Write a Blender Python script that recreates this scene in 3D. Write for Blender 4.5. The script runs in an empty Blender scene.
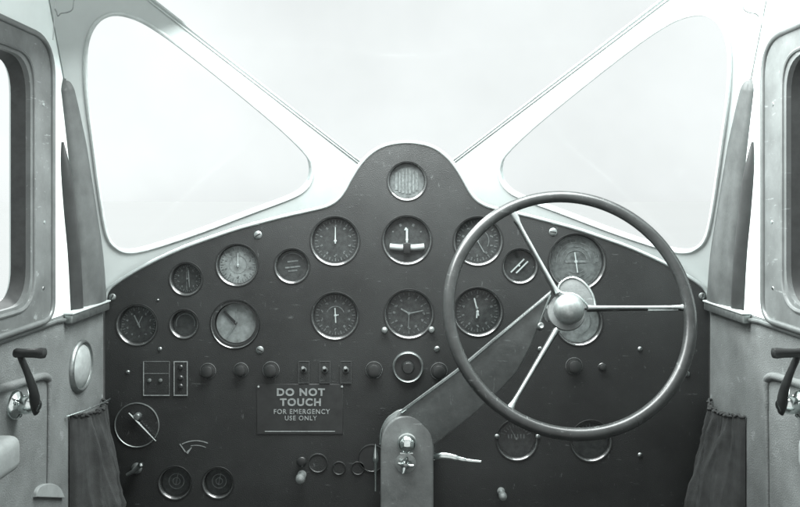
import bpy, bmesh, math, random
from mathutils import Vector, Matrix
random.seed(7)
C = bpy.context.scene.collection
S = 0.00166          # metres per photo pixel on the instrument panel
D = 1.30             # camera to panel
PI = math.pi
XM = 0.022           # twice the cabin's centre line

# ------------------------------------------------------------------ camera, sky, light
cd = bpy.data.cameras.new('camera'); cam = bpy.data.objects.new('camera', cd); C.objects.link(cam)
cam.location = (0, -D, 0); cam.rotation_euler = (PI/2, 0, 0)
cd.sensor_width = 36; cd.lens = 36*D/(800*S); cd.shift_y = -53.5/800
cd.clip_start = 0.02; cd.clip_end = 3000
bpy.context.scene.camera = cam

SUN_EL, SUN_AZ = math.radians(42), math.radians(-38)     # azimuth from +Y (nose), negative = to the left
w = bpy.data.worlds.new('World'); bpy.context.scene.world = w; w.use_nodes = True
nt = w.node_tree; nt.nodes.clear()
sky = nt.nodes.new('ShaderNodeTexSky'); sky.sky_type = 'NISHITA'; sky.sun_disc = False
sky.sun_elevation = SUN_EL; sky.sun_rotation = SUN_AZ
sky.air_density = 1.0; sky.dust_density = 1.5; sky.ozone_density = 1.0
hs = nt.nodes.new('ShaderNodeHueSaturation'); hs.inputs['Saturation'].default_value = 0.0
tint = nt.nodes.new('ShaderNodeMix'); tint.data_type = 'RGBA'; tint.blend_type = 'MULTIPLY'
tint.inputs['Factor'].default_value = 1.0; tint.inputs[7].default_value = (0.985, 1.0, 0.997, 1)
bg = nt.nodes.new('ShaderNodeBackground'); bg.inputs['Strength'].default_value = 0.15
wo = nt.nodes.new('ShaderNodeOutputWorld')
gm = nt.nodes.new('ShaderNodeGamma'); gm.inputs['Gamma'].default_value = 0.10      # overcast: an even, veiled sky
wtc = nt.nodes.new('ShaderNodeTexCoord'); cn = nt.nodes.new('ShaderNodeTexNoise'); cn.inputs['Scale'].default_value = 3.2
cn.inputs['Detail'].default_value = 5; cn.inputs['Roughness'].default_value = 0.55
cr = nt.nodes.new('ShaderNodeMapRange'); cr.inputs[1].default_value = 0.3; cr.inputs[2].default_value = 0.7
cr.inputs[3].default_value = 2.85; cr.inputs[4].default_value = 3.45
cm = nt.nodes.new('ShaderNodeVectorMath'); cm.operation = 'SCALE'
nt.links.new(wtc.outputs['Generated'], cn.inputs['Vector']); nt.links.new(cn.outputs['Fac'], cr.inputs[0])
nt.links.new(sky.outputs[0], hs.inputs['Color']); nt.links.new(hs.outputs[0], gm.inputs['Color'])
nt.links.new(gm.outputs[0], cm.inputs[0]); nt.links.new(cr.outputs[0], cm.inputs['Scale']); nt.links.new(cm.outputs[0], tint.inputs[6])
nt.links.new(tint.outputs[2], bg.inputs['Color']); nt.links.new(bg.outputs[0], wo.inputs[0])

sd = bpy.data.lights.new('sun', 'SUN'); sd.energy = 2.2; sd.angle = math.radians(14); sd.color = (1.0, 0.995, 0.985)
so = bpy.data.objects.new('sun', sd); C.objects.link(so)
sdir = Vector((math.sin(SUN_AZ)*math.cos(SUN_EL), math.cos(SUN_AZ)*math.cos(SUN_EL), math.sin(SUN_EL)))
so.rotation_euler = sdir.to_track_quat('Z', 'Y').to_euler()

ld = bpy.data.lights.new('added_overhead_lamp', 'AREA'); ld.shape = 'RECTANGLE'; ld.size = 0.95; ld.size_y = 0.30  # added overhead lamp, no real skylight; brightens the upper panel and cabin sides
ld.energy = 16.0; ld.color = (0.97, 1.0, 0.995)
lo = bpy.data.objects.new('added_overhead_lamp', ld); C.objects.link(lo); lo.location = (0.17, -0.21, 0.41)
lo.rotation_euler = (math.radians(10), math.radians(-17), 0)
vs = bpy.context.scene.view_settings
vs.view_transform = 'Standard'; vs.look = 'None'; vs.gamma = 1.0; vs.exposure = 0.8; vs.use_curve_mapping = False

# ------------------------------------------------------------------ materials
def mat(name, v, rough=0.5, metal=0.0, scale=40.0, var=0.15, bump=0.0, bscale=None, spec=0.5, coat=0.0, tintc=(0.92, 1.0, 0.982), stretch=None, rvar=0.1, chips=0.0, chipv=0.12):
    m = bpy.data.materials.new(name); m.use_nodes = True
    n = m.node_tree; b = n.nodes['Principled BSDF']
    tc = n.nodes.new('ShaderNodeTexCoord'); src = tc.outputs['Object']
    if stretch:
        mp = n.nodes.new('ShaderNodeMapping'); mp.inputs['Scale'].default_value = stretch
        n.links.new(src, mp.inputs['Vector']); src = mp.outputs[0]
    nz = n.nodes.new('ShaderNodeTexNoise'); nz.inputs['Scale'].default_value = scale
    nz.inputs['Detail'].default_value = 6.0; nz.inputs['Roughness'].default_value = 0.65
    n.links.new(src, nz.inputs['Vector'])
    cr = n.nodes.new('ShaderNodeValToRGB')
    lo_, hi_ = v*(1-var), v*(1+var)
    cr.color_ramp.elements[0].position = 0.3; cr.color_ramp.elements[1].position = 0.7
    cr.color_ramp.elements[0].color = (lo_*tintc[0], lo_*tintc[1], lo_*tintc[2], 1)
    cr.color_ramp.elements[1].color = (hi_*tintc[0], hi_*tintc[1], hi_*tintc[2], 1)
    n.links.new(nz.outputs['Fac'], cr.inputs[0]); col = cr.outputs[0]
    if chips:          # small chips, scuffs and dust specks with shapes of their own
        for sc, st_, th in ((210.0, (1, 1, 1), 0.645), (26.0, (1.0, 1.0, 5.5), 0.635), (30.0, (4.5, 1.0, 1.2), 0.64)):
            mp = n.nodes.new('ShaderNodeMapping'); mp.inputs['Scale'].default_value = st_; mp.inputs['Rotation'].default_value = (0, 0.6*st_[0], 0)
            n.links.new(src, mp.inputs['Vector'])
            c1 = n.nodes.new('ShaderNodeTexNoise'); c1.inputs['Scale'].default_value = sc; c1.inputs['Detail'].default_value = 5; c1.inputs['Roughness'].default_value = 0.7
            n.links.new(mp.outputs[0], c1.inputs['Vector'])
            m1 = n.nodes.new('ShaderNodeMapRange'); m1.inputs[1].default_value = th; m1.inputs[2].default_value = th+0.05; m1.inputs[4].default_value = chips
            n.links.new(c1.outputs['Fac'], m1.inputs[0])
            mx = n.nodes.new('ShaderNodeMix'); mx.data_type = 'RGBA'; mx.inputs[7].default_value = (chipv*tintc[0], chipv*tintc[1], chipv*tintc[2], 1)
            n.links.new(m1.outputs[0], mx.inputs['Factor']); n.links.new(col, mx.inputs[6]); col = mx.outputs[2]
    n.links.new(col, b.inputs['Base Color'])
    mr = n.nodes.new('ShaderNodeMapRange'); mr.inputs[3].default_value = max(0.02, rough-rvar); mr.inputs[4].default_value = min(1, rough+rvar)
    n2 = n.nodes.new('ShaderNodeTexNoise'); n2.inputs['Scale'].default_value = scale*0.35; n2.inputs['Detail'].default_value = 4
    n.links.new(src, n2.inputs['Vector']); n.links.new(n2.outputs['Fac'], mr.inputs[0]); n.links.new(mr.outputs[0], b.inputs['Roughness'])
    b.inputs['Metallic'].default_value = metal; b.inputs['Specular IOR Level'].default_value = spec
    b.inputs['Coat Weight'].default_value = coat; b.inputs['Coat Roughness'].default_value = 0.12
    if bump:
        n3 = n.nodes.new('ShaderNodeTexNoise'); n3.inputs['Scale'].default_value = bscale or scale*6; n3.inputs['Detail'].default_value = 3
        n.links.new(src, n3.inputs['Vector'])
        bp = n.nodes.new('ShaderNodeBump'); bp.inputs['Strength'].default_value = bump; bp.inputs['Distance'].default_value = 0.002
        n.links.new(n3.outputs['Fac'], bp.inputs['Height']); n.links.new(bp.outputs[0], b.inputs['Normal'])
    return m

def glass(name, refl=None, rough=0.02, tr=0.96):
    m = bpy.data.materials.new(name); m.use_nodes = True; n = m.node_tree; n.nodes.clear()
    t = n.nodes.new('ShaderNodeBsdfTransparent'); t.inputs[0].default_value = (tr*0.98, tr, tr, 1)
    g = n.nodes.new('ShaderNodeBsdfGlossy'); g.inputs['Roughness'].default_value = rough
    f = n.nodes.new('ShaderNodeFresnel'); f.inputs[0].default_value = 1.38
    nz = n.nodes.new('ShaderNodeTexNoise'); nz.inputs['Scale'].default_value = 30
    mr = n.nodes.new('ShaderNodeMapRange'); mr.inputs[3].default_value = rough; mr.inputs[4].default_value = rough+0.12
    n.links.new(nz.outputs['Fac'], mr.inputs[0]); n.links.new(mr.outputs[0], g.inputs['Roughness'])
    mx = n.nodes.new('ShaderNodeMixShader'); o = n.nodes.new('ShaderNodeOutputMaterial')
    if refl is None: n.links.new(f.outputs[0], mx.inputs[0])
    else: mx.inputs[0].default_value = refl
    n.links.new(t.outputs[0], mx.inputs[1]); n.links.new(g.outputs[0], mx.inputs[2])
    n.links.new(mx.outputs[0], o.inputs[0]); return m

M = dict(
    panel=mat('black wrinkle paint', 0.022, 0.48, scale=5, var=0.45, bump=0.36, bscale=700, spec=0.45, rvar=0.16, chips=0.75, chipv=0.10),
    faint=mat('faint border paint', 0.055, 0.7, scale=200, var=0.5),
    panel_trim=mat('bright panel moulding', 0.75, 0.3, 0.7, scale=60, var=0.12),
    bezel=mat('gauge bezel enamel', 0.05, 0.22, 0.0, scale=90, var=0.25, spec=1.0, coat=1.0),
    bezel_matt=mat('matt black ring', 0.010, 0.75, scale=90, var=0.25, spec=0.2),
    bezel_black=mat('black bezel', 0.015, 0.4, scale=90, var=0.25),
    dial_dark=mat('black dial face', 0.028, 0.6, scale=140, var=0.6),
    dial_light=mat('grey dial face', 0.20, 0.6, scale=70, var=0.45),
    dial_mid=mat('dull dial face', 0.10, 0.6, scale=90, var=0.5),
    mark=mat('luminous dial paint', 0.16, 0.7, scale=200, var=0.4),
    markdim=mat('faded dial paint', 0.13, 0.7, scale=200, var=0.5),
    needle=mat('white needle paint', 0.42, 0.6, scale=120, var=0.1),
    tube=mat('milky level tube', 0.24, 0.5, scale=120, var=0.15),
    gunmetal=mat('dark switch metal', 0.10, 0.4, 0.6, scale=120, var=0.2),
    needle_black=mat('black needle paint', 0.015, 0.5, scale=120, var=0.1),
    steel=mat('bright steel', 0.72, 0.24, 1.0, scale=120, var=0.12),
    dullsteel=mat('dull steel', 0.32, 0.42, 0.9, scale=120, var=0.25),
    chrome=mat('worn chrome', 0.8, 0.12, 1.0, scale=90, var=0.12),
    blackpaint=mat('black enamel', 0.022, 0.32, scale=60, var=0.3),
    column=mat('grey hammered enamel', 0.15, 0.42, scale=50, var=0.22, chips=0.7, chipv=0.30, bump=0.12, bscale=420),
    rim=mat('dark hard rubber', 0.036, 0.30, scale=45, var=0.3, chips=0.8, chipv=0.13, bump=0.04, bscale=300),
    hub=mat('satin aluminium', 0.36, 0.40, 0.7, scale=60, var=0.35, bump=0.08, bscale=500),
    spoke=mat('bright spoke metal', 0.62, 0.3, 0.85, scale=60, var=0.2),
    frame=mat('pale painted metal', 0.50, 0.45, scale=12, var=0.07),
    skin=mat('pale cabin side paint', 0.90, 0.55, scale=9, var=0.05),
    seal=mat('grey window seal', 0.50, 0.6, scale=60, var=0.15),
    door=mat('grey door upholstery', 0.155, 0.72, scale=14, var=0.26, bump=0.5, bscale=480, chips=0.5, chipv=0.30),
    doorframe=mat('grey painted window frame', 0.135, 0.5, scale=18, var=0.30, chips=0.6, chipv=0.34, bump=0.06, bscale=160),
    doorbead=mat('window frame moulding', 0.16, 0.4, 0.3, scale=40, var=0.15),
    reveal=mat('dark window channel', 0.04, 0.65, scale=60, var=0.3),
    pillar=mat('grey pillar leather', 0.088, 0.55, scale=30, var=0.25, bump=0.15, bscale=300),
    pillar_dark=mat('dark pillar edge', 0.03, 0.55, scale=30, var=0.25),
    pocket=mat('dark gathered cloth', 0.033, 0.8, scale=45, var=0.35, bump=0.4, bscale=800),
    pale=mat('pale leather', 0.25, 0.6, scale=50, var=0.15, bump=0.1, bscale=300),
    lens=mat('frosted lamp lens', 0.33, 0.4, scale=80, var=0.2),
    placard=mat('placard enamel', 0.024, 0.45, scale=45, var=0.3),
    letter=mat('placard lettering', 0.24, 0.6, scale=260, var=0.35),
    floor=mat('dark cabin carpet', 0.03, 0.9, scale=60, var=0.4, bump=0.5, bscale=500),
    ground=mat('pale concrete apron', 0.495, 0.95, scale=0.05, var=0.02, tintc=(0.985, 1.0, 0.997)),
    cable=mat('black wire', 0.05, 0.45, scale=80, var=0.2),
)
M['glass'] = glass('window glass', refl=0.007, tr=0.98); M['dialglass'] = glass('dial glass', tr=0.95)

# ------------------------------------------------------------------ helpers
def P(px, py, y=0.0):
    k = S*(D+y)/D
    return Vector(((px-400)*k, y, (200-py)*k))
def ray_plane(px, py, p0, n):
    d = Vector(((px-400)*S, D, (200-py)*S)); o = Vector((0, -D, 0))
    return o + d*((p0-o).dot(n)/d.dot(n))
XL = -0.493
def PW(px, py, x=XL):            # photo point lying on the left cabin side
    t = x/((px-400)*S)
    return Vector((x, -D+t*D, (200-py)*S*t))
def fx(v, side):                  # mirror a left-hand point to the right side of the cabin
    return Vector((v.x, v.y, v.z)) if side < 0 else Vector((XM-v.x, v.y, v.z))

def thing(name, label, cat, loc, group=None):
    o = bpy.data.objects.new(name, None); C.objects.link(o); o.location = loc; o.empty_display_size = 0.05
    o['kind'] = 'thing'; o['label'] = label; o['category'] = cat; o['origin'] = tuple(loc)
    if group: o['group'] = group
    return o
ORG = {}
def root_origin(o):
    while o.parent: o = o.parent
    return Vector(o.location)
def obj(name, bm, mats, parent=None, label=None, smooth=40):
    mats = mats if isinstance(mats, (list, tuple)) else [mats]
    bmesh.ops.recalc_face_normals(bm, faces=bm.faces[:])
    if parent is not None: bmesh.ops.translate(bm, verts=bm.verts[:], vec=-root_origin(parent))
    me = bpy.data.meshes.new(name); 
    for f in bm.faces: f.smooth = True
    for e in bm.edges:
        if len(e.link_faces) == 2 and e.calc_face_angle(0) > math.radians(smooth): e.smooth = False
    bm.to_mesh(me); bm.free()
    for m in mats: me.materials.append(M[m])
    o = bpy.data.objects.new(name, me); C.objects.link(o)
    if parent is not None: o.parent = parent
    if label: o['label'] = label
    return o
def setmat(bm, n0, mi):
    bm.faces.ensure_lookup_table()
    for f in bm.faces[n0:]: f.material_index = mi

def add_tube(bm, pts, r, seg=10, closed=False, flat=None, up=None):
    pts = [Vector(p) for p in pts]; n = len(pts)
    rs = r if isinstance(r, (list, tuple)) else [r]*n
    rings = []; prev = None
    for i, p in enumerate(pts):
        a = pts[(i-1) % n] if (closed or i > 0) else p
        b = pts[(i+1) % n] if (closed or i < n-1) else p
        t = (b-a).normalized()
        if prev is None:
            ref = Vector(up) if up else (Vector((0, 1, 0)) if abs(t.y) < 0.8 else Vector((1, 0, 0)))
            u = (ref - t*ref.dot(t)).normalized()
        else:
            u = (prev - t*prev.dot(t)).normalized()
        prev = u; v = t.cross(u)
        fl = flat or 1.0
        rings.append([bm.verts.new(p + (u*math.cos(2*PI*k/seg)*fl + v*math.sin(2*PI*k/seg))*rs[i]) for k in range(seg)])
    m = n if closed else n-1
    for i in range(m):
        A, B = rings[i], rings[(i+1) % n]
        for k in range(seg):
            bm.faces.new((A[k], A[(k+1) % seg], B[(k+1) % seg], B[k]))
    if not closed:
        bm.faces.new(rings[0][::-1]); bm.faces.new(rings[-1])
def add_lathe(bm, prof, c, axis=(0, -1, 0), seg=48, scale=(1, 1), up=None, cap0=False, cap1=False):
    """profile of (radius, height along axis)"""
    ax = Vector(axis).normalized(); ref = Vector(up) if up else (Vector((0, 0, 1)) if abs(ax.z) < 0.9 else Vector((1, 0, 0)))
    v = (ref-ax*ref.dot(ax)).normalized(); u = v.cross(ax)
    c = Vector(c); rings = []
    for r, h in prof:
        if r < 1e-6: rings.append([bm.verts.new(c+ax*h)])
        else: rings.append([bm.verts.new(c+ax*h+(u*math.cos(2*PI*k/seg)*scale[0]+v*math.sin(2*PI*k/seg)*scale[1])*r) for k in range(seg)])
    for A, B in zip(rings, rings[1:]):
        for k in range(seg):
            k2 = (k+1) % seg
            if len(A) == 1 and len(B) == 1: continue
            if len(A) == 1: bm.faces.new((A[0], B[k2], B[k]))
            elif len(B) == 1: bm.faces.new((A[k], A[k2], B[0]))
            else: bm.faces.new((A[k], A[k2], B[k2], B[k]))
    if cap0 and len(rings[0]) > 1: bm.faces.new(rings[0])
    if cap1 and len(rings[-1]) > 1: bm.faces.new(rings[-1])
def catmull(pts, n=8, closed=False):
    out = []; L = len(pts); pts = [Vector(p) for p in pts]
    for i in range(L if closed else L-1):
        g = lambda j: pts[j % L] if closed else pts[min(max(j, 0), L-1)]
        p0, p1, p2, p3 = g(i-1), g(i), g(i+1), g(i+2)
        for k in range(n):
            t = k/n
            out.append(0.5*((2*p1)+(p2-p0)*t+(2*p0-5*p1+4*p2-p3)*t*t+(3*p1-p0-3*p2+p3)*t*t*t))
    if not closed: out.append(pts[-1])
    return out
def fillet(pts, r, n=6):
    """round the corners of a closed 3D polygon; r one radius or a list"""
    pts = [Vector(p) for p in pts]; L = len(pts); out = []
    for i, p in enumerate(pts):
        ri = r[i] if isinstance(r, (list, tuple)) else r
        a, b = pts[i-1], pts[(i+1) % L]
        da, db = (a-p), (b-p); k = min(ri, da.length*0.48, db.length*0.48)
        if k < 1e-5: out.append(p); continue
        q0, q1 = p+da.normalized()*k, p+db.normalized()*k
        for j in range(n+1):
            t = j/n; out.append(q0*(1-t)**2+p*2*t*(1-t)+q1*t*t)
    return out
def add_sheet(bm, outer, holes=(), normal=(0, -1, 0), thick=0.0):
    es = []
    for loop in [outer]+list(holes):
        vv = [bm.verts.new(p) for p in loop]
        es += [bm.edges.new((vv[i], vv[(i+1) % len(vv)])) for i in range(len(vv))]
    g = bmesh.ops.triangle_fill(bm, use_beauty=True, use_dissolve=False, edges=es, normal=Vector(normal))
    fs = [f for f in g['geom'] if isinstance(f, bmesh.types.BMFace)]
    nn = Vector(normal)
    for f in fs:
        f.normal_update()
        if f.normal.dot(nn) < 0: f.normal_flip()
    if thick:
        ex = bmesh.ops.extrude_face_region(bm, geom=fs, use_keep_orig=True)
        vv = [x for x in ex['geom'] if isinstance(x, bmesh.types.BMVert)]
        bmesh.ops.translate(bm, verts=vv, vec=-nn.normalized()*thick)
    return fs
def add_prism(bm, outline, direction, bevel=0.0, seg=3):
    """outline: 3D polygon = front face; extruded along direction, front edge bevelled"""
    fv = [bm.verts.new(p) for p in outline]; f = bm.faces.new(fv)
    ex = bmesh.ops.extrude_face_region(bm, geom=[f], use_keep_orig=True)
    vv = [x for x in ex['geom'] if isinstance(x, bmesh.types.BMVert)]
    bmesh.ops.translate(bm, verts=vv, vec=Vector(direction))
    if bevel:
        es = list(f.edges)
        bmesh.ops.bevel(bm, geom=es, offset=bevel, segments=seg, affect='EDGES', profile=0.5, clamp_overlap=True)
def add_box(bm, lo, hi, bevel=0.0, seg=2):
    g = bmesh.ops.create_cube(bm, size=1.0); vv = g['verts']
    lo, hi = Vector(lo), Vector(hi)
    for v in vv: v.co = Vector(((v.co[i]+0.5)*(hi[i]-lo[i])+lo[i] for i in range(3)))
    if bevel:
        es = list({e for v in vv for e in v.link_edges})
        bmesh.ops.bevel(bm, geom=es, offset=bevel, segments=seg, affect='EDGES', profile=0.5, clamp_overlap=True)
def circ(c, r, seg=40): return [Vector((c.x+r*math.cos(2*PI*k/seg), c.y, c.z+r*math.sin(2*PI*k/seg))) for k in range(seg)]

def text_bm(body, x0, x1, z0, z1, y, depth=0.0006, bold=0.03):
    cu = bpy.data.curves.new('lettering', 'FONT'); cu.body = body; cu.offset = bold; cu.extrude = 0.05; cu.space_character = 1.18
    o = bpy.data.objects.new('lettering', cu); C.objects.link(o)
    bpy.context.view_layer.update()
    me = bpy.data.meshes.new_from_object(o.evaluated_get(bpy.context.evaluated_depsgraph_get()))
    bpy.data.objects.remove(o); bm = bmesh.new(); bm.from_mesh(me); bpy.data.meshes.remove(me)
    xs = [v.co.x for v in bm.verts]; ys = [v.co.y for v in bm.verts]
    for v in bm.verts:
        v.co = Vector((x0+(v.co.x-min(xs))/(max(xs)-min(xs))*(x1-x0), y-(v.co.z/0.05+1)*0.5*depth,
                       z0+(v.co.y-min(ys))/(max(ys)-min(ys))*(z1-z0)))
    return bm

# ------------------------------------------------------------------ ground and cabin floor
bm = bmesh.new(); add_sheet(bm, [Vector((-900, -900, -1.9)), Vector((900, -900, -1.9)), Vector((900, 900, -1.9)), Vector((-900, 900, -1.9))], normal=(0, 0, 1))
o = obj('ground', bm, 'ground'); o['kind'] = 'structure'
bm = bmesh.new(); add_box(bm, (-0.493, -1.0, -0.80), (0.515, 0.30, -0.76))
o = obj('cabin_floor', bm, 'floor'); o['kind'] = 'structure'

# ------------------------------------------------------------------ windscreen
ws = thing('windscreen', 'pale painted windscreen frame with three bright panes above the instrument panel', 'windscreen', (0.011, 0.02, -0.20))
L0 = Vector((XL, 0.012, -0.166)); L1 = Vector((XL, -0.148, 0.175)); P3 = P(312, 165, 0.15)
nl = (L1-L0).cross(P3-L0).normalized()
if nl.y > 0: nl = -nl
def onL(px, py): return ray_plane(px, py, L0, nl)
slope = (L1.y-L0.y)/(L1.z-L0.z)
def apost(z): return Vector((XL, L0.y+slope*(z-L0.z), z))
A = onL(366, 168.8); B2 = onL(60, -68)
pane_px = [(118, 249), (132, 252), (155, 247), (200, 232), (250, 213), (290, 198), (304, 190), (311, 180), (312, 167), (306, 154),
           (280, 128), (235, 90), (190, 54), (160, 32), (135, 18), (112, 14), (95, 24), (86, 48), (86, 90), (92, 140), (100, 200), (107, 236)]
pane_l = catmull([onL(*p) for p in pane_px], 4, closed=True)
outer_l = [apost(-0.30), onL(230, 300), onL(366, 240), A, B2, apost(B2.z)]
def thick_panel(parent, name, outer, holes, n, th, m):
    bm = bmesh.new(); add_sheet(bm, outer, holes, n, th); return obj(name, bm, m, parent)
Ar, Br = fx(A, 1), fx(B2, 1)
nc = (B2-A).cross(Ar-A).normalized()
if nc.y > 0: nc = -nc
for side in (-1, 1):
    n = Vector((nl.x if side < 0 else -nl.x, nl.y, nl.z))
    fr = thick_panel(ws, 'windscreen_frame', [fx(p, side) for p in outer_l], [[fx(p, side) for p in pane_l]], n, 0.014, 'frame')
    bm = bmesh.new(); add_tube(bm, [fx(p, side)+n*0.0005 for p in pane_l], 0.0032, 8, closed=True); obj('pane_seal', bm, 'seal', fr)
    bm = bmesh.new(); add_sheet(bm, [fx(p, side)-n*0.006 for p in pane_l], (), n, 0.003); obj('pane', bm, 'glass', fr)
    # joint strip along the diagonal member
    bm = bmesh.new(); add_tube(bm, [fx(A, side)+n*0.001, fx(B2, side)+n*0.001], 0.0014, 8); obj('joint_strip', bm, 'frame', fr)
# centre pane: a frame between the two diagonals
ec = (B2-A).normalized()
def inC(p, t): return p
off = 0.004
hole_c = fillet([A+Vector((off*1.6, 0, 0))+ec*0.006, Ar+Vector((-off*1.6, 0, 0))+Vector((-ec.x, ec.y, ec.z))*0.006,
                 Br+Vector((-off*2.2, 0, 0))+Vector((-ec.x, ec.y, ec.z))*-0.03, B2+Vector((off*2.2, 0, 0))-ec*0.03], 0.04)
fr = thick_panel(ws, 'windscreen_frame', [A, Ar, Br, B2], [hole_c], nc, 0.003, 'frame')
bm = bmesh.new(); add_sheet(bm, [p-nc*0.001 for p in hole_c], (), nc, 0.0015); obj('pane', bm, 'glass', fr)

# ------------------------------------------------------------------ pillars
def loft(bm, secs):
    rings = [[bm.verts.new(p) for p in s] for s in secs]
    n = len(secs[0])
    for a, b in zip(rings, rings[1:]):
        for k in range(n): bm.faces.new((a[k], a[(k+1) % n], b[(k+1) % n], b[k]))
    bm.faces.new(rings[0][::-1]); bm.faces.new(rings[-1])
for side in (-1, 1):
    t = thing('windscreen_pillar', 'dark grey padded pillar beside the left edge of the windscreen, above the oval door lamp' if side < 0 else
              'grey padded pillar beside the right edge of the windscreen, behind the steering wheel', 'pillar', fx(Vector((XL, -0.05, -0.168)), side), 'windscreen pillars')
    left = [(80.5, 309), (78, 254), (75, 220), (70, 160), (63.5, 100), (62.5, 88), (64.5, 78)]
    right = [(105, 303), (101, 254), (96, 220), (86, 160), (75.5, 100), (72.5, 86), (68.5, 76)]
    secs = []
    for i, (a, b) in enumerate(zip(catmull([Vector((x, y, 0)) for x, y in left], 5), catmull([Vector((x, y, 0)) for x, y in right], 5))):
        pa, pb = PW(a.x, a.y), PW(b.x, b.y); sec = []
        for k in range(11):
            u = k/10; q = pa.lerp(pb, u); bulge = 0.013*math.sin(PI*u)**0.5*min(1, (pb-pa).length/0.055) - 0.003*math.exp(-((u-0.22)/0.08)**2)
            sec.append(q+Vector((max(0, bulge), 0, 0)))
        sec += [pb+Vector((-0.02, 0, 0)), pa+Vector((-0.02, 0, 0))]
        secs.append([fx(q, side) for q in sec])
    bm = bmesh.new(); loft(bm, secs); obj('padding', bm, 'pillar', t, smooth=60)
    l2 = [(72, 311), (69, 254), (65, 210), (62, 165), (62.6, 142)]; r2 = [(80.8, 309), (78, 254), (73, 210), (66.5, 165), (63.2, 142)]
    secs = []
    for a, b in zip(catmull([Vector((x, y, 0)) for x, y in l2], 5), catmull([Vector((x, y, 0)) for x, y in r2], 5)):
        pa, pb = PW(a.x, a.y), PW(b.x, b.y); sec = []
        for k in range(7):
            u = k/6; sec.append(pa.lerp(pb, u)+Vector((0.009*math.sin(PI*u)**0.6*min(1, (pb-pa).length/0.02)+0.0005, 0, 0)))
        sec += [pb+Vector((-0.01, 0, 0)), pa+Vector((-0.01, 0, 0))]
        secs.append([fx(q, side) for q in sec])
    bm = bmesh.new(); loft(bm, secs); obj('edge_strip', bm, 'pillar_dark', t, smooth=60)

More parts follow.
